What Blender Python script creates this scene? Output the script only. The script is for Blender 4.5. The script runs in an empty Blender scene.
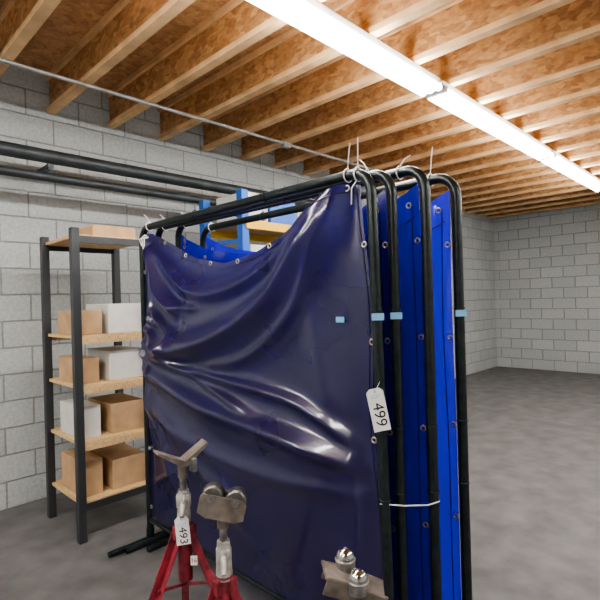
import bpy, bmesh, math, random
import numpy as np
from mathutils import Vector, Matrix
random.seed(4)
# ------------------------------------------------------------------ materials
def mat(name, col, rough=0.5, metal=0.0, noise=0.0, nscale=8.0, bump=0.0, spec=0.5, coat=0.0):
    m = bpy.data.materials.new(name); m.use_nodes = True
    nt = m.node_tree; b = nt.nodes["Principled BSDF"]
    b.inputs["Base Color"].default_value = (*col, 1)
    b.inputs["Roughness"].default_value = rough
    b.inputs["Metallic"].default_value = metal
    b.inputs["Specular IOR Level"].default_value = spec
    b.inputs["Coat Weight"].default_value = coat
    tc = nt.nodes.new("ShaderNodeTexCoord")
    n = nt.nodes.new("ShaderNodeTexNoise"); n.inputs["Scale"].default_value = nscale; n.inputs["Detail"].default_value = 6
    nt.links.new(tc.outputs["Object"], n.inputs["Vector"])
    if noise > 0:
        r = nt.nodes.new("ShaderNodeValToRGB")
        r.color_ramp.elements[0].position = 0.3; r.color_ramp.elements[1].position = 0.7
        r.color_ramp.elements[0].color = (*[c*(1-noise) for c in col], 1)
        r.color_ramp.elements[1].color = (*[min(1, c*(1+noise)) for c in col], 1)
        nt.links.new(n.outputs["Fac"], r.inputs["Fac"]); nt.links.new(r.outputs["Color"], b.inputs["Base Color"])
    if bump > 0:
        bp = nt.nodes.new("ShaderNodeBump"); bp.inputs["Strength"].default_value = bump; bp.inputs["Distance"].default_value = 0.01
        nt.links.new(n.outputs["Fac"], bp.inputs["Height"]); nt.links.new(bp.outputs["Normal"], b.inputs["Normal"])
    return m

def emis(name, col, s):
    m = bpy.data.materials.new(name); m.use_nodes = True
    b = m.node_tree.nodes["Principled BSDF"]
    b.inputs["Base Color"].default_value = (1, 1, 1, 1)
    b.inputs["Emission Color"].default_value = (*col, 1); b.inputs["Emission Strength"].default_value = s
    return m

def osb(name, scale=(1, 1, 1), c0=(0.30, 0.14, 0.05), c1=(0.62, 0.36, 0.15), vs=28):
    m = bpy.data.materials.new(name); m.use_nodes = True
    nt = m.node_tree; b = nt.nodes["Principled BSDF"]; b.inputs["Roughness"].default_value = 0.75
    tc = nt.nodes.new("ShaderNodeTexCoord"); mp = nt.nodes.new("ShaderNodeMapping")
    mp.inputs["Scale"].default_value = scale
    nz = nt.nodes.new("ShaderNodeTexNoise"); nz.inputs["Scale"].default_value = 9
    add = nt.nodes.new("ShaderNodeVectorMath"); add.operation = 'MULTIPLY_ADD'
    add.inputs[1].default_value = (0.08, 0.08, 0.08)
    v = nt.nodes.new("ShaderNodeTexVoronoi"); v.inputs["Scale"].default_value = vs
    n2 = nt.nodes.new("ShaderNodeTexNoise"); n2.inputs["Scale"].default_value = 45; n2.inputs["Detail"].default_value = 6
    mix = nt.nodes.new("ShaderNodeMix"); mix.data_type = 'FLOAT'; mix.inputs[0].default_value = 0.62
    sep = nt.nodes.new("ShaderNodeSeparateColor")
    r = nt.nodes.new("ShaderNodeValToRGB")
    r.color_ramp.elements[0].position = 0.22; r.color_ramp.elements[0].color = (*c0, 1)
    r.color_ramp.elements[1].position = 0.75; r.color_ramp.elements[1].color = (*c1, 1)
    L = nt.links.new
    L(tc.outputs["Object"], mp.inputs["Vector"]); L(mp.outputs["Vector"], nz.inputs["Vector"])
    L(nz.outputs["Color"], add.inputs[0]); L(mp.outputs["Vector"], add.inputs[2])
    L(add.outputs[0], v.inputs["Vector"]); L(mp.outputs["Vector"], n2.inputs["Vector"])
    L(v.outputs["Color"], sep.inputs[0]); L(sep.outputs[0], mix.inputs[2]); L(n2.outputs["Fac"], mix.inputs[3])
    L(mix.outputs[0], r.inputs["Fac"]); L(r.outputs["Color"], b.inputs["Base Color"])
    return m

def blockwall(name, swap=False):
    m = bpy.data.materials.new(name); m.use_nodes = True
    nt = m.node_tree; b = nt.nodes["Principled BSDF"]; b.inputs["Roughness"].default_value = 0.85
    L = nt.links.new
    tc = nt.nodes.new("ShaderNodeTexCoord"); s = nt.nodes.new("ShaderNodeSeparateXYZ"); c = nt.nodes.new("ShaderNodeCombineXYZ")
    L(tc.outputs["Object"], s.inputs[0]); L(s.outputs["Y" if swap else "X"], c.inputs["X"]); L(s.outputs["Z"], c.inputs["Y"])
    br = nt.nodes.new("ShaderNodeTexBrick")
    br.inputs["Scale"].default_value = 1.0; br.inputs["Brick Width"].default_value = 0.4; br.inputs["Row Height"].default_value = 0.2
    br.inputs["Mortar Size"].default_value = 0.007; br.inputs["Mortar Smooth"].default_value = 0.4
    br.inputs["Color1"].default_value = (0.60, 0.64, 0.64, 1); br.inputs["Color2"].default_value = (0.53, 0.57, 0.57, 1)
    br.inputs["Mortar"].default_value = (0.36, 0.38, 0.38, 1)
    L(c.outputs[0], br.inputs["Vector"])
    n = nt.nodes.new("ShaderNodeTexNoise"); n.inputs["Scale"].default_value = 40; n.inputs["Detail"].default_value = 8
    L(tc.outputs["Object"], n.inputs["Vector"])
    mx = nt.nodes.new("ShaderNodeMix"); mx.data_type = 'RGBA'; mx.blend_type = 'MULTIPLY'; mx.inputs[0].default_value = 0.5
    L(br.outputs["Color"], mx.inputs[6]); L(n.outputs["Fac"], mx.inputs[7])
    L(mx.outputs[2], b.inputs["Base Color"])
    ad = nt.nodes.new("ShaderNodeMath"); ad.operation = 'MULTIPLY_ADD'; ad.inputs[1].default_value = 0.25
    inv = nt.nodes.new("ShaderNodeMath"); inv.operation = 'SUBTRACT'; inv.inputs[0].default_value = 1
    L(br.outputs["Fac"], inv.inputs[1]); L(n.outputs["Fac"], ad.inputs[0]); L(inv.outputs[0], ad.inputs[2])
    bp = nt.nodes.new("ShaderNodeBump"); bp.inputs["Strength"].default_value = 0.8; bp.inputs["Distance"].default_value = 0.012
    L(ad.outputs[0], bp.inputs["Height"]); L(bp.outputs["Normal"], b.inputs["Normal"])
    return m

def vinyl(name, col, tcol, tfac, rough=0.22, coat=0.8):
    m = bpy.data.materials.new(name); m.use_nodes = True
    nt = m.node_tree; b = nt.nodes["Principled BSDF"]; L = nt.links.new
    b.inputs["Base Color"].default_value = (*col, 1); b.inputs["Roughness"].default_value = rough
    b.inputs["Specular IOR Level"].default_value = 0.75
    b.inputs["Coat Weight"].default_value = coat; b.inputs["Coat Roughness"].default_value = 0.09
    tc = nt.nodes.new("ShaderNodeTexCoord")
    n3 = nt.nodes.new("ShaderNodeTexNoise"); n3.inputs["Scale"].default_value = 2.5; n3.inputs["Detail"].default_value = 3
    L(tc.outputs["Object"], n3.inputs["Vector"])
    mr = nt.nodes.new("ShaderNodeMapRange"); mr.inputs[3].default_value = rough*0.85; mr.inputs[4].default_value = rough*1.3
    L(n3.outputs["Fac"], mr.inputs[0]); L(mr.outputs[0], b.inputs["Roughness"])
    t = nt.nodes.new("ShaderNodeBsdfTranslucent"); t.inputs["Color"].default_value = (*tcol, 1)
    mx = nt.nodes.new("ShaderNodeMixShader"); mx.inputs[0].default_value = tfac
    L(b.outputs[0], mx.inputs[1]); L(t.outputs[0], mx.inputs[2]); L(mx.outputs[0], nt.nodes["Material Output"].inputs["Surface"])
    return m

M = {}
M['blackpipe'] = mat('black_painted_steel', (0.018, 0.026, 0.027), 0.30, 0.3, 0.4, 30)
M['vinyl1'] = vinyl('navy_vinyl', (0.010, 0.007, 0.062), (0.03, 0.02, 0.55), 0.13, 0.26, 0.8)
M['vinyl2'] = vinyl('blue_vinyl', (0.012, 0.008, 0.10), (0.03, 0.02, 0.65), 0.22, 0.2)
M['vinyl2b'] = vinyl('cobalt_vinyl', (0.014, 0.010, 0.16), (0.03, 0.03, 0.75), 0.26, 0.18)
M['vinyl3'] = vinyl('royal_vinyl', (0.022, 0.014, 0.36), (0.04, 0.04, 0.95), 0.42, 0.15)
M['hem'] = mat('vinyl_hem', (0.010, 0.010, 0.06), 0.3)
M['brass'] = mat('grommet_metal', (0.55, 0.50, 0.42), 0.35, 1.0)
M['white'] = mat('white_plastic', (0.85, 0.85, 0.85), 0.4)
M['tag'] = mat('tag_card', (0.85, 0.84, 0.82), 0.6, 0, 0.05, 20)
M['ink'] = mat('black_ink', (0.01, 0.01, 0.012), 0.6)
M['bluelab'] = mat('blue_tape', (0.22, 0.50, 0.78), 0.6)
M['red'] = mat('red_paint', (0.24, 0.03, 0.045), 0.45, 0.0, 0.5, 25, 0.2)
M['steel'] = mat('worn_steel', (0.32, 0.31, 0.30), 0.42, 0.85, 0.45, 30, 0.15)
M['plate'] = mat('zinc_plate', (0.22, 0.19, 0.165), 0.45, 0.5, 0.4, 22, 0.2)
M['castgrey'] = mat('cast_grey', (0.40, 0.39, 0.36), 0.55, 0.3, 0.35, 30, 0.3)
M['ball'] = mat('polished_ball', (0.62, 0.62, 0.62), 0.12, 1.0)
M['wheel'] = mat('dark_roller', (0.16, 0.155, 0.15), 0.35, 0.7, 0.3, 20)
M['osbweb'] = osb('osb_web', (0.5, 0.5, 1.0), (0.33, 0.155, 0.055), (0.66, 0.40, 0.18))
M['osbdeck'] = osb('osb_deck', (1, 1, 1), (0.34, 0.165, 0.065), (0.60, 0.36, 0.17), 22)
M['lumber'] = mat('spruce_flange', (0.74, 0.50, 0.27), 0.7, 0, 0.2, 6)
M['wall'] = blockwall('painted_block'); M['wall2'] = blockwall('painted_block_side', True)
M['floor'] = mat('concrete', (0.12, 0.12, 0.12), 0.6, 0, 0.3, 5, 0.15)
M['fix'] = mat('fixture_white', (0.8, 0.8, 0.8), 0.4)
M['tube'] = emis('fluorescent_tube', (1.0, 0.97, 0.93), 46)
M['galv'] = mat('galvanized', (0.42, 0.43, 0.43), 0.4, 0.7, 0.2, 15)
M['darkpipe'] = mat('dark_iron', (0.05, 0.06, 0.065), 0.45, 0.4, 0.3, 8)
M['rackblue'] = mat('rack_blue', (0.03, 0.13, 0.50), 0.45, 0.1)
M['rackorange'] = mat('rack_yellow', (0.85, 0.50, 0.05), 0.5)
M['particle'] = mat('particle_board', (0.60, 0.42, 0.22), 0.75, 0, 0.2, 60)
M['carton'] = mat('cardboard', (0.48, 0.32, 0.18), 0.8, 0, 0.15, 10)
M['cartonw'] = mat('white_carton', (0.70, 0.70, 0.68), 0.6, 0, 0.08, 10)
M['redbox'] = mat('red_box', (0.55, 0.02, 0.03), 0.4)
M['teal'] = mat('teal_bin', (0.05, 0.25, 0.30), 0.5)
M['shelfdark'] = mat('shelf_post', (0.05, 0.055, 0.06), 0.45, 0.3)

# ------------------------------------------------------------------ builder
class B:
    def __init__(s): s.v = []; s.f = []; s.mi = []; s.sm = []; s.mats = []
    def m(s, k):
        if k not in s.mats: s.mats.append(k)
        return s.mats.index(k)
    def add(s, vs, fs, k, smooth=False):
        o = len(s.v); s.v += [tuple(p) for p in vs]
        i = s.m(k)
        for f in fs: s.f.append([o+a for a in f]); s.mi.append(i); s.sm.append(smooth)
    def box(s, c, d, k, R=None, bev=0.0):
        R = R or Matrix.Identity(3)
        bm = bmesh.new(); bmesh.ops.create_cube(bm, size=1)
        for v in bm.verts: v.co = Vector((v.co.x*d[0], v.co.y*d[1], v.co.z*d[2]))
        if bev > 0: bmesh.ops.bevel(bm, geom=bm.edges[:], offset=bev, segments=2, affect='EDGES', profile=0.5)
        bm.verts.index_update()
        s.add([Vector(c) + R @ v.co for v in bm.verts], [[v.index for v in f.verts] for f in bm.faces], k)
        bm.free()
    def tube(s, pts, r, k, seg=12, cap=True):
        pts = [Vector(p) for p in pts]; n = len(pts)
        rr = r if isinstance(r, (list, tuple)) else [r]*n
        T = []
        for i in range(n):
            t = (pts[min(i+1, n-1)] - pts[max(i-1, 0)]).normalized(); T.append(t)
        up = Vector((0, 0, 1)) if abs(T[0].z) < 0.9 else Vector((1, 0, 0))
        u = T[0].cross(up).normalized(); vs = []
        for i in range(n):
            u = (u - T[i]*u.dot(T[i])).normalized(); w = T[i].cross(u)
            for j in range(seg):
                a = 2*math.pi*j/seg; vs.append(pts[i] + (u*math.cos(a) + w*math.sin(a))*rr[i])
        fs = []
        for i in range(n-1):
            for j in range(seg):
                a = i*seg+j; b = i*seg+(j+1) % seg; fs.append([a, a+seg, b+seg, b])
        s.add(vs, fs, k, True)
        if cap:
            s.add(vs[:seg], [list(range(seg))], k); s.add(vs[-seg:], [list(range(seg))[::-1]], k)
    def torus(s, c, axis, R, r, k, n=18, m=8):
        axis = Vector(axis).normalized(); q = Vector((0, 0, 1)).rotation_difference(axis); vs = []; fs = []
        for i in range(n):
            a = 2*math.pi*i/n
            for j in range(m):
                b = 2*math.pi*j/m
                vs.append(Vector(c) + q @ Vector(((R+r*math.cos(b))*math.cos(a), (R+r*math.cos(b))*math.sin(a), r*math.sin(b))))
        for i in range(n):
            for j in range(m):
                fs.append([i*m+j, ((i+1) % n)*m+j, ((i+1) % n)*m+(j+1) % m, i*m+(j+1) % m])
        s.add(vs, fs, k, True)
    def sphere(s, c, r, k, sc=(1, 1, 1)):
        bm = bmesh.new(); bmesh.ops.create_uvsphere(bm, u_segments=28, v_segments=18, radius=r); bm.verts.index_update()
        s.add([Vector(c)+Vector((v.co.x*sc[0], v.co.y*sc[1], v.co.z*sc[2])) for v in bm.verts], [[v.index for v in f.verts] for f in bm.faces], k, True); bm.free()
    def prism(s, poly, origin, ex, ey, ez, th, k):
        ex, ey, ez = Vector(ex), Vector(ey), Vector(ez); o = Vector(origin); n = len(poly)
        vs = [o+ex*p[0]+ey*p[1]-ez*th/2 for p in poly]+[o+ex*p[0]+ey*p[1]+ez*th/2 for p in poly]
        fs = [list(range(n))[::-1], list(range(n, 2*n))]+[[i, (i+1) % n, n+(i+1) % n, n+i] for i in range(n)]
        s.add(vs, fs, k)
    def text(s, txt, origin, ex, ey, size, k):
        cu = bpy.data.curves.new('t', 'FONT'); cu.body = txt; cu.size = size; cu.align_x = 'CENTER'; cu.align_y = 'CENTER'
        ob = bpy.data.objects.new('t', cu); bpy.context.collection.objects.link(ob)
        dg = bpy.context.evaluated_depsgraph_get(); me = ob.evaluated_get(dg).to_mesh()
        ex, ey = Vector(ex), Vector(ey); o = Vector(origin)
        s.add([o+ex*v.co.x+ey*v.co.y for v in me.vertices], [list(p.vertices) for p in me.polygons], k)
        bpy.data.objects.remove(ob); bpy.data.curves.remove(cu)
    def obj(s, name, parent=None):
        me = bpy.data.meshes.new(name); me.from_pydata(s.v, [], s.f)
        for k in s.mats: me.materials.append(M[k])
        me.polygons.foreach_set('material_index', s.mi); me.polygons.foreach_set('use_smooth', s.sm); me.update()
        ob = bpy.data.objects.new(name, me); bpy.context.collection.objects.link(ob)
        if parent: ob.parent = parent
        return ob

def empty(name):
    e = bpy.data.objects.new(name, None); e.empty_display_size = 0.1; bpy.context.collection.objects.link(e); return e

# ------------------------------------------------------------------ room
XL, XR, YB, YW = -3.2, 10.0, -3.4, 4.10
ZJ = 3.05; JH = 0.30; ZC = ZJ+JH
def slab(name, x0, x1, y0, y1, z0, z1, k):
    b = B(); b.box(((x0+x1)/2, (y0+y1)/2, (z0+z1)/2), (x1-x0, y1-y0, z1-z0), k); return b.obj(name)
slab('floor', XL-.2, XR+.2, YB-.2, YW+.2, -0.1, 0, 'floor')
slab('ceiling', XL-.2, XR+.2, YB-.2, YW+.2, ZC, ZC+.02, 'osbdeck')
slab('wall_north', XL-.2, XR+.2, YW, YW+.2, 0, ZC, 'wall')
slab('wall_south', XL-.2, XR+.2, YB-.2, YB, 0, ZC, 'wall')
slab('wall_west', XL-.2, XL, YB, YW, 0, ZC, 'wall2')
slab('wall_east', XR, XR+.2, YB, YW, 0, ZC, 'wall2')
x = 2.36-0.49*11
while x < XR-0.1:
    b = B(); L = YW-YB-0.01; yc = (YW+YB)/2
    b.box((x, yc, ZJ+0.019), (0.063, L, 0.038), 'lumber')
    b.box((x, yc, ZC-0.020), (0.063, L, 0.038), 'lumber')
    b.box((x, yc, ZJ+JH/2), (0.011, L, JH-0.07), 'osbweb')
    b.obj('ceiling_joist'); x += 0.49

def fixture(x0, x1, y, name='fluorescent_light'):
    b = B(); xc = (x0+x1)/2; w = x1-x0
    b.box((xc, y, ZJ-0.0285), (w, 0.11, 0.055), 'fix', bev=0.006)
    for dy in (-0.062, 0, 0.062):
        b.tube([(x0+0.04, y+dy, ZJ-0.082), (x1-0.04, y+dy, ZJ-0.082)], 0.021, 'tube', 14)
    for xe in (x0+0.02, x1-0.02): b.box((xe, y, ZJ-0.07), (0.04, 0.16, 0.045), 'fix', bev=0.004)
    return b.obj(name)
for k in range(-1, 3): fixture(0.75+2.44*k, 3.17+2.44*k, 1.70)
for k in range(0, 3): fixture(0.75+2.44*k, 3.17+2.44*k, -1.6)
fixture(-3.12, -.70, 3.0); fixture(-3.12, -.70, 0.3)  # two unseen fixtures, added to give the front curtain its highlights

b = B()
b.tube([(-3.1, 3.37, ZJ-0.014), (5.0, 3.37, ZJ-0.014), (5.06, 3.37, ZJ-0.024), (5.1, 3.37, ZJ-0.07), (5.1, 3.37, ZJ-0.25)], 0.014, 'galv')
for xx in (-1.4, 0.55, 1.53, 2.5, 3.3, 4.2): b.torus((xx, 3.37, ZJ-0.016), (1, 0, 0), 0.013, 0.004, 'galv')
b.box((3.3, 3.37, ZJ-0.025), (0.09, 0.05, 0.05), 'galv', bev=.004)
b.obj('electrical_conduit')
b = B()
b.tube([(-3.1, 3.75, 2.60), (6.5, 3.75, 2.60)], 0.05, 'darkpipe', 18)
b.tube([(-3.1, 3.72, 2.44), (3.6, 3.72, 2.44)], 0.032, 'darkpipe', 14)
for xx in (-2, 0, 1.25, 3.2, 5.2):
    b.box((xx, 3.914, 2.53), (0.04, 0.364, 0.03), 'darkpipe'); b.box((xx, 3.76, 2.53), (0.03, 0.03, 0.05), 'darkpipe')
b.obj('steel_pipe_run')

# ------------------------------------------------------------------ welding screens
R0 = 0.0205
def frame_mesh(X, y0, y1, H, foot=0.27, lean=0.0):
    b = B(); r = 0.085; yb = y0-lean
    pts = [(X, yb, 0.03)]
    for i in range(9):
        a = math.pi/2*i/8; pts.append((X, y0+r-r*math.cos(a), H-r+r*math.sin(a)))
    for i in range(9):
        a = math.pi/2*i/8; pts.append((X, y1-r+r*math.sin(a), H-r+r*math.cos(a)))
    pts.append((X, y1, 0.03)); b.tube(pts, R0, 'blackpipe', 16)
    b.tube([(X, yb, 0.14), (X, y1, 0.14)], 0.016, 'blackpipe', 12)
    for y in (yb, y1):
        b.tube([(X-foot, y, 0.018), (X+foot, y, 0.018)], 0.018, 'blackpipe', 12)
        b.tube([(X, y, 0.02), (X, y, 0.09)], 0.025, 'blackpipe', 14)
    return b

def pathdist(S, Z, poly):
    d = np.full(S.shape, 9.0); tt = np.zeros(S.shape); n = len(poly)-1
    for i in range(n):
        (x0, y0), (x1, y1) = poly[i], poly[i+1]; dx, dy = x1-x0, y1-y0
        t = np.clip(((S-x0)*dx+(Z-y0)*dy)/(dx*dx+dy*dy), 0, 1)
        ex_, ey_ = S-x0-t*dx, Z-y0-t*dy
        dd = np.hypot(ex_, ey_); mk = dd < np.abs(d)
        d = np.where(mk, dd, d); tt = np.where(mk, (i+t)/n, tt)
    return d, tt
def smooth_poly(p, n=6):
    out = []
    P = [p[0]]+list(p)+[p[-1]]
    for i in range(1, len(P)-2):
        for j in range(n):
            t = j/n; a, b_, c, d = [np.array(P[i+k]) for k in (-1, 0, 1, 2)]
            out.append(tuple(0.5*((2*b_)+(-a+c)*t+(2*a-5*b_+4*c-d)*t*t+(-a+3*b_-3*c+d)*t**3)))
    out.append(p[-1]); return out

def curtain(parent, X, y0, y1, top, zb, disp, key, edge=None, NS=190, NT=230):
    s = np.linspace(0, 1, NS); t = np.linspace(0, 1, NT)
    S, T = np.meshgrid(s, t, indexing='ij')
    xs, zs = zip(*top)
    k = np.ones(9)/9; zt = np.interp(s, xs, zs); zp = np.pad(zt, 4, mode='edge'); zt = np.convolve(zp, k, 'valid'); ZT = np.repeat(zt[:, None], NT, 1)
    Z = ZT*(1-T)+zb*T
    D = disp(S, Z, T)
    Y = y0+(y1-y0)*S
    if edge is not None: Y = Y+edge(S, Z)
    V = np.stack([X-D, Y, Z], -1).reshape(-1, 3)
    F = [[i*NT+j, i*NT+j+1, (i+1)*NT+j+1, (i+1)*NT+j] for i in range(NS-1) for j in range(NT-1)]
    me = bpy.data.meshes.new('vinyl_curtain'); me.from_pydata(V.tolist(), [], F); me.materials.append(M[key])
    me.polygons.foreach_set('use_smooth', [True]*len(F)); me.update()
    ob = bpy.data.objects.new('vinyl_curtain', me); bpy.context.collection.objects.link(ob); ob.parent = parent
    G = V.reshape(NS, NT, 3); b = B()
    def off(p, d=0.003): return (p[0]-d, p[1], p[2])
    b.tube([off(G[i, 6], 0.0015) for i in range(2, NS-2, 3)], 0.0022, 'hem', 6)
    b.tube([off(G[3, j], 0.0015) for j in range(3, NT-1, 4)], 0.0022, 'hem', 6)
    for q in np.linspace(0.03, 0.97, 8):
        i = int(q*(NS-1)); b.torus(off(G[i, 3]), (1, 0, 0), 0.010, 0.0035, 'brass')
    for q in np.linspace(0.13, 0.97, 5):
        j = int(q*(NT-1)); b.torus(off(G[1, j]), (1, 0, 0), 0.010, 0.0035, 'brass'); b.torus(off(G[NS-2, j]), (1, 0, 0), 0.010, 0.0035, 'brass')
    b.obj('grommets', parent)
    return G

def ziptie(b, c, axis, r, tail, k='white'):
    b.torus(c, axis, r, 0.0028, k, 16, 6)
    p = Vector(c)+Vector((0, 0, r)); b.box(p, (0.008, 0.008, 0.008), k)
    b.tube([p, p+Vector(tail)*0.5+Vector((0, 0, 0.008)), p+Vector(tail)], 0.0022, k, 6)

ridges = [
 ([(.04,1.93),(.15,1.70),(.267,1.50),(.45,1.345),(.70,1.25),(.93,1.24)], .080, .135),
 ([(.04,1.95),(.16,1.80),(.25,1.68),(.45,1.56),(.66,1.575),(.92,1.84)], .045, .070),
 ([(.03,1.92),(.12,1.64),(.22,1.42),(.38,1.24),(.58,1.18)], .035, .035),
 ([(.70,1.43),(.82,1.56),(.95,1.86)], .040, .065),
 ([(.60,1.47),(.76,1.50),(.93,1.70)], .025, .034),
 ([(.97,1.12),(.80,1.06),(.57,.98),(.25,.92),(.0,.85)], .060, .085),
 ([(.95,1.19),(.75,1.17),(.50,1.13),(.21,1.07),(.04,.94)], .030, .040),
 ([(.92,1.47),(.82,1.38),(.72,1.31),(.74,1.22)], .028, .055),
 ([(.98,.90),(.75,.80),(.50,.72),(.21,.72),(.0,.76)], .055, .028),
 ([(.95,1.88),(.93,1.50),(.95,1.10),(.95,.6)], .035, .030),
 ([(.93,1.33),(.72,1.19),(.52,1.07),(.36,.99)], .024, .034),
 ([(.96,1.0),(.82,.84),(.60,.60),(.40,.40)], .070, .035),
 ([(.95,.95),(.88,.70),(.80,.40)], .045, .025),
 ([(.10,1.80),(.14,1.40),(.10,1.0)], .080, .030),
 ([(.02,.80),(.06,.55),(.05,.2)], .07, .02),
 ([(.97,1.24),(.89,1.12),(.87,1.0)], .022, .026),
 ([(.96,1.38),(.87,1.29),(.80,1.27)], .020, .028),
 ([(.97,1.30),(.90,1.24),(.82,1.20)], .014, .018),
 ([(.96,1.44),(.90,1.38),(.86,1.40)], .014, .018),
]
def disp1(S, Z, T):
    D = 0.012+0.05*np.sin(np.pi*S)*np.sin(np.pi*np.clip((1.95-Z)/1.9, 0, 1))
    SS = S*1.75
    for p, w, a in ridges:
        pp = [(q[0]*1.75, q[1]) for q in smooth_poly(p)]
        d, tt = pathdist(SS, Z, pp)
        f = np.clip(np.minimum(tt, 1-tt)*5, 0, 1); f = 0.3+0.7*f*f*(3-2*f)
        D = D+a*f*(1/(1+(d/w)**2)**1.5)
    D = D+0.003*np.sin(9*SS+5*Z)*np.sin(7*Z+2)
    for _ in range(5):
        P = np.pad(D, 1, mode='edge'); D = (P[1:-1, 1:-1]*2+P[:-2, 1:-1]+P[2:, 1:-1]+P[1:-1, :-2]+P[1:-1, 2:])/6
    att = np.clip(np.minimum(S, 1-S)/0.06, 0, 1); att = att*att*(3-2*att)
    return D*(0.15+0.85*att)
top1 = [(0,1.93),(.03,1.94),(.073,1.915),(.164,1.86),(.249,1.787),(.356,1.725),(.495,1.692),(.648,1.74),(.827,1.868),(.94,1.935),(1,1.93)]

def disp_back(ph, amp):
    def f(S, Z, T):
        a = amp*(0.6+0.4*np.sin(2.3*Z+ph))
        D = a*(np.sin(16*S+ph+1.6*Z)*0.5+0.35*np.sin(37*S+2*ph-1.9*Z)+0.10*np.sin(70*S+5*Z)+0.25*np.sin(6*Z+9*S+ph))
        att = np.clip(np.minimum(S, 1-S)/0.05, 0, 1)
        return D*(0.3+0.7*att)
    return f
def sagtop(h, sag):
    return [(q, h-sag*(4*q*(1-q))**0.8) for q in np.linspace(0, 1, 25)]

LEAN = 0.034
screens = [
 (1.48, 1.060, 2.835, 1.98, 'vinyl1'), (1.57, 1.03, 2.80, 1.985, 'vinyl2'),
 (1.67, 0.945, 2.72, 2.00, 'vinyl2b'), (1.825, 0.895, 2.67, 1.985, 'vinyl3')]
for i, (X, y0, y1, H, k) in enumerate(screens):
    e = empty('welding_screen'); ln = LEAN if i == 0 else 0.0
    frame_mesh(X, y0, y1, H, lean=ln).obj('tube_frame', e)
    if i == 0:
        def edge(S, Z): return np.where(S < .12, (1-S/.12)*(0.012*np.sin(Z*7.5)+0.02*(Z-1.0)), 0)-LEAN*(1-Z/1.98)*(1-S)
        G = curtain(e, X, y0+.018, y1-.025, top1, 0.17, disp1, k, edge=edge, NS=300, NT=340)
        G0 = G.copy()
    else:
        G = curtain(e, X, y0+.025, y1-.03, sagtop(H-.05, [0, .22, .20, .17][i]), 0.17, disp_back(i*1.7, 0.034), k, NS=150, NT=90)
    b = B()
    ziptie(b, (X, y0+.11, H), (0, 1, 0), .026, [(-.02, -.03, .09), (.03, .06, .06), (.05, -.02, .05), (.06, .02, .13)][i])
    ziptie(b, (X, y1-.10, H), (0, 1, 0), .026, (-.02, .03, .05))
    for q in (0.33, 0.66): ziptie(b, (X, y0+(y1-y0)*q, H), (0, 1, 0), .024, (.01, .02, .03), 'blackpipe')
    for z in (1.0, 0.75, 1.45): ziptie(b, (X, y0-ln*(1-z/H), z), (0, 0, 1), .022, (-.005, .02, .01), 'blackpipe')
    if i in (0, 1, 3):
        b.box((X-.017, y0-.016-ln*.27, 1.43), (.002, .046, .026), 'bluelab', Matrix.Rotation(.78, 3, 'Z'))
    b.obj('ties_and_stickers', e)
    if i == 0:
        ix = np.argmin((G0[:, :, 1]-1.20)**2+(G0[:, :, 2]-1.42)**2); p = G0.reshape(-1, 3)[ix]
        b = B(); b.box((p[0]-.005, p[1], p[2]), (.002, .042, .022), 'bluelab')
        ziptie(b, (X, y0+.06, H-.005), (0, 1, 0), .027, (-.01, -.01, .11))
        for kx in range(3): b.tube([(X-.02, y1-.08-.02*kx, 1.93-.01*kx), (X-.05, y1-.06-.03*kx, 1.90), (X-.04, y1-.07-.015*kx, 1.86-.02*kx)], .004, 'white', 6)
        b.tube([(X-.01, y0+.06, 1.95), (X-.03, y0+.07, 1.92), (X-.02, y0+.08, 1.86)], .003, 'white', 6)
        b.obj('white_ties', e)
        b = B(); b.tube([(1.455, 1.045, .74), (1.52, .98, .73), (1.60, .93, .72), (1.67, .92, .715)], .0028, 'white', 6); b.obj('tie_cord', e)

def tag(name, c, ex, ey, w, h, txt, size, string, parent=None):
    ex = Vector(ex).normalized(); ey = Vector(ey); ey = (ey-ex*ey.dot(ex)).normalized(); n = ex.cross(ey)
    b = B(); hw, hh = w/2, h/2
    poly = [(-hw, -hh), (hw, -hh), (hw, hh-.012), (hw-.012, hh), (-hw+.012, hh), (-hw, hh-.012)]
    b.prism(poly, c, ex, ey, n, .0012, 'tag')
    o = Vector(c)+n*.0012
    b.torus(o+ey*(hh-.010), n, .004, .0012, 'bluelab', 12, 6)
    b.text(txt, o-ey*.018, -ey, ex, size, 'ink')
    b.text('LOT', o+ey*(hh-.030), ex, ey, .018, 'bluelab')
    b.tube([o+ey*(hh-.010), (o+ey*(hh-.010)+Vector(string))/2+n*.006, Vector(string)], .001, 'white', 6)
    return b.obj(name, parent)
tag('lot_tag', (1.432, 1.022, 1.095), (.70, -.72, .18), (.18, -.13, 1), .062, .155, '499', .058, (1.463, 1.035, 1.19))

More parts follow.
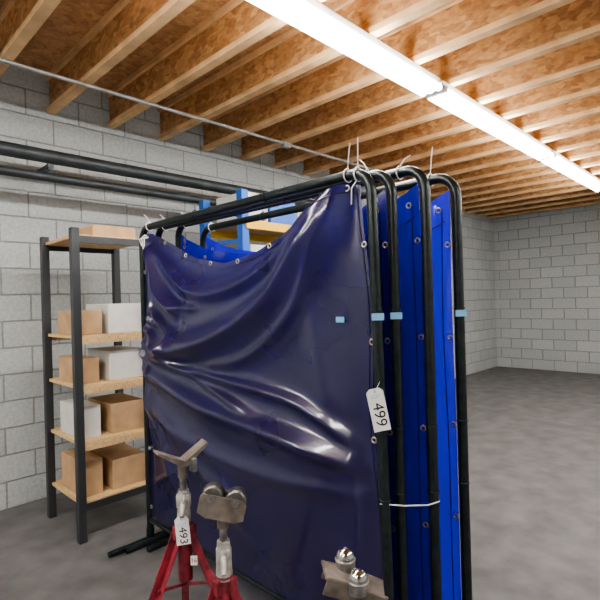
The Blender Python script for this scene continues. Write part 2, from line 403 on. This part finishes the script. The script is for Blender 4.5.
# ------------------------------------------------------------------ pipe stands
def cast_nut(b, c, k='castgrey', d=(-.6, -.8)):
    c = Vector(c)
    b.tube([c+Vector((0, 0, -.028)), c+Vector((0, 0, -.02)), c+Vector((0, 0, .02)), c+Vector((0, 0, .028))], [.022, .028, .028, .022], k, 10)
    for sgn in (-1, 1):
        v = Vector((d[0]*sgn, d[1]*sgn, 0)).normalized()
        b.tube([c+v*.02, c+v*.05+Vector((0, 0, -.006)), c+v*.075+Vector((0, 0, -.03*sgn))], [.012, .010, .009], k, 8)
def stand(cx, cy, zcol, ztop, rot=math.radians(60), leg_r=.34):
    b = B()
    b.tube([(cx, cy, zcol-.18), (cx, cy, zcol+.03)], .026, 'red', 16)
    b.torus((cx, cy, zcol+.03), (0, 0, 1), .025, .006, 'red')
    for i in range(3):
        a = rot+i*2*math.pi/3; d = Vector((math.cos(a), math.sin(a), 0)); o = Vector((cx, cy, 0))
        p0 = o+d*.028+Vector((0, 0, zcol)); p1 = o+d*leg_r+Vector((0, 0, .02)); t = (p1-p0).normalized()
        side = d.cross(Vector((0, 0, 1))); nn = t.cross(side).normalized()
        R = Matrix((t, side, nn)).transposed()
        ln = (p1-p0).length
        b.box((p0+p1)/2+side*.012, (ln, .004, .034), 'red', R); b.box((p0+p1)/2+nn*.015, (ln, .028, .004), 'red', R)
        b.box(p1+Vector((0, 0, -.012)), (.05, .05, .012), 'red', Matrix.Rotation(a, 3, 'Z'), .002)
        q = p0*.72+p1*.28; b.tube([q, (cx, cy, q.z-.02)], .006, 'red', 8)
        b.box(p0, (.03, .03, .05), 'red', Matrix.Rotation(a, 3, 'Z'), .004)
    n = 40; z0 = zcol-.05; pts = []; rr = []
    for i in range(n*2):
        pts.append((cx, cy, z0+(ztop-z0)*i/(2*n-1))); rr.append(.0135 if i % 2 else .0115)
    b.tube(pts, rr, 'steel', 12)
    return b
ex = Vector((.70, -.714, 0)); fw = Vector((.714, .70, 0)); uz = Vector((0, 0, 1))
def W(Xc, Yc): return (.70*Xc+.714*Yc, -.714*Xc+.70*Yc)

# V-head stand
cx, cy = W(-.452, 1.78); e = empty('v_head_pipe_stand'); b = stand(cx, cy, .66, .90)
cast_nut(b, (cx, cy, .77)); b.tube([(cx, cy, .69), (cx, cy, .81)], [.026, .020], 'castgrey', 12)
c = Vector((cx, cy, .905))
exv = (ex*.85+fw*.53).normalized(); fwv = uz.cross(exv)
Vp = [(-.100, .058), (-.098, .065), (0, .016), (.088, .072), (.092, .066), (.012, -.002), (-.012, -.002)]
b.prism(Vp, c, exv, uz, fwv, .060, 'plate')
b.tube([c-uz*.05, c+uz*.012], .018, 'plate', 14)
b.box(c+exv*.03-fwv*.03, (.018, .03, .05), 'steel', None, .003)
b.obj('stand_body', e)
b = B(); Rw = Matrix((ex, fw, uz)).transposed()
b.box(Vector((cx, cy, .575))+ex*.045-fw*.055, (.024, .002, .034), 'tag', Rw)
b.text('16', Vector((cx, cy, .575))+ex*.045-fw*.0565, ex, uz, .022, 'red'); b.obj('number_label', e)
tag('tag', (cx-.035, cy-.045, .685), (.75, -.66, .1), (.12, .02, 1), .05, .10, '493', .040, (cx-.01, cy-.02, .80), e)
# roller-head stand
cx, cy = W(-.287, 1.655); b = stand(cx, cy, .53, .76, leg_r=.31)
cast_nut(b, (cx, cy, .63)); b.tube([(cx, cy, .55), (cx, cy, .68)], [.030, .022], 'castgrey', 12)
c = Vector((cx, cy, .795)); tilt = (ex*.97-uz*.22).normalized(); tu = (uz*.97+ex*.22).normalized()
for sd in (-.028, .028):
    P = [(-.080, .034), (-.070, .044), (.066, .044), (.080, .030), (.080, -.022), (.05, -.035), (-.05, -.035), (-.080, -.022)]
    b.prism(P, c+fw*sd, tilt, tu, fw, .006, 'plate')
b.box(c-tu*.03, (.09, .05, .008), 'plate', Matrix((tilt, fw, tu)).transposed())
b.tube([c-uz*.07, c-uz*.03], .02, 'plate', 12)
for q in (-.040, .042):
    o = c+tilt*q+tu*.034
    b.tube([o-fw*.024, o-fw*.020, o, o+fw*.020, o+fw*.024], [.032, .038, .034, .038, .032], 'wheel', 26)
    b.tube([o-fw*.040, o+fw*.040], .008, 'steel', 12); b.tube([o-fw*.036, o-fw*.031], .014, 'steel', 6)
b.obj('roller_head_pipe_stand')
# ball-head stand
cx, cy = W(.112, 1.31); b = stand(cx, cy, .45, .68, leg_r=.26)
cast_nut(b, (cx, cy, .56))
c = Vector((cx, cy, .738))
for sgn in (-1, 1):
    dd = (ex*sgn*.80+fw*(-.1)+uz*.30*(-sgn)).normalized(); sd = dd.cross(fw).normalized(); nn = dd.cross(sd)
    R = Matrix((dd, nn, sd)).transposed()
    cc = c+ex*.012+dd*.042
    b.box(cc, (.09, .085, .008), 'plate', R, .002)
    b.box(cc-uz*.02-fw*.038, (.085, .006, .05), 'plate', R, .002)
    b.box(cc-uz*.02+fw*.038, (.085, .006, .05), 'plate', R, .002)
b.box(c-uz*.025, (.05, .06, .05), 'plate', Matrix.Rotation(.8, 3, 'Z'), .004)
b.tube([c-uz*.08, c-uz*.03], .02, 'plate', 12)
for o in (c-ex*.006+fw*.03+uz*.042, c+ex*.022-fw*.035+uz*.018):
    b.sphere(o, .026, 'ball'); b.tube([o-uz*.035, o-uz*.006], .0275, 'steel', 20); b.torus(o-uz*.006, (0, 0, 1), .0265, .003, 'steel')
b.obj('ball_head_pipe_stand')

# ------------------------------------------------------------------ shelving (left) & pallet rack
b = B(); x0, x1, ya, yb = 1.18, 1.70, 3.15, 3.70
for xx in (x0, x1):
    for yy in (ya, yb): b.box((xx, yy, 1.0), (.05, .05, 2.0), 'shelfdark', bev=.004)
lev = [.24, .62, .98, 1.30, 1.95]
for z in lev:
    b.box(((x0+x1)/2, (ya+yb)/2, z), (x1-x0, yb-ya+.02, .020), 'particle')
    for yy in (ya-.012, yb+.012): b.box(((x0+x1)/2, yy, z-.022), (x1-x0, .016, .045), 'particle' if z in (.62, .98, 1.30) else 'shelfdark')
b.obj('storage_shelf')
b = B(); random.seed(8)
for li, z in enumerate(lev[:-1]):
    w = random.uniform(.13, .16); hh = random.uniform(.14, .24)
    b.box((x0+.03+w/2, ya+.24, z+.0105+hh/2), (w, .36, hh), ['carton', 'cartonw', 'carton', 'carton'][li], bev=.004)
    b.box((x1-.17, ya+.24, z+.0105+.10), (.24, .38, .20), ['carton', 'carton', 'cartonw', 'cartonw'][li], bev=.004)
b.box((1.47, ya+.24, 1.9605+.04), (.30, .38, .08), 'carton', bev=.004)
b.obj('stored_boxes')
x0, x1, ya, yb = 2.45, 4.95, 3.02, 3.55
b = B()
for xx in (x0, x1):
    for yy in (ya, yb): b.box((xx, yy, 1.2), (.07, .07, 2.4), 'rackblue', bev=.004)
    for z in np.arange(.2, 2.3, .45): b.box((xx, (ya+yb)/2, z), (.03, yb-ya, .03), 'rackblue')
for z in (.5, 1.35, 2.12):
    for yy in (ya-.03, yb+.03): b.box(((x0+x1)/2, yy, z), (x1-x0, .045, .07), 'rackorange', bev=.004)
    b.box(((x0+x1)/2, (ya+yb)/2, z+.035), (x1-x0-.1, yb-ya, .015), 'particle')
b.obj('pallet_rack')
b = B()
for z, n in ((.543, 7), (1.393, 8), (2.163, 7)):
    xx = x0+.08
    for i in range(n):
        w = random.uniform(.22, .38); hh = random.uniform(.12, .26)
        if xx+w > x1-.05: break
        b.box((xx+w/2, (ya+yb)/2, z+hh/2), (w, .40, hh), ['cartonw', 'rackblue', 'cartonw', 'teal', 'carton', 'redbox', 'cartonw', 'rackblue'][i], bev=.006); xx += w+.03
xx = x0+.10
for i, kk in enumerate(['cartonw', 'rackblue', 'cartonw', 'teal', 'cartonw', 'rackorange']):
    b.box((xx+.09, ya+.10, 1.393+.29), (.17, .12, .58), kk, bev=.006); xx += .21
b.obj('stored_cartons')

# ------------------------------------------------------------------ world, camera
w = bpy.data.worlds.new('world'); bpy.context.scene.world = w; w.use_nodes = True
w.node_tree.nodes['Background'].inputs[0].default_value = (.6, .7, .8, 1); w.node_tree.nodes['Background'].inputs[1].default_value = .05
cam = bpy.data.cameras.new('camera'); co = bpy.data.objects.new('camera', cam); bpy.context.collection.objects.link(co)
cam.sensor_width = 36; cam.lens = 28.8; cam.clip_start = .02
Mx = Matrix.Rotation(math.radians(-45.57), 4, 'Z') @ Matrix.Rotation(math.radians(90), 4, 'X') @ Matrix.Rotation(math.radians(-1.6), 4, 'Z')
co.matrix_world = Matrix.Translation((0, 0, 1.5)) @ Mx
sc = bpy.context.scene; sc.camera = co
try:
    sc.view_settings.view_transform = 'AgX'; sc.view_settings.look = 'AgX - Medium High Contrast'
except Exception: pass
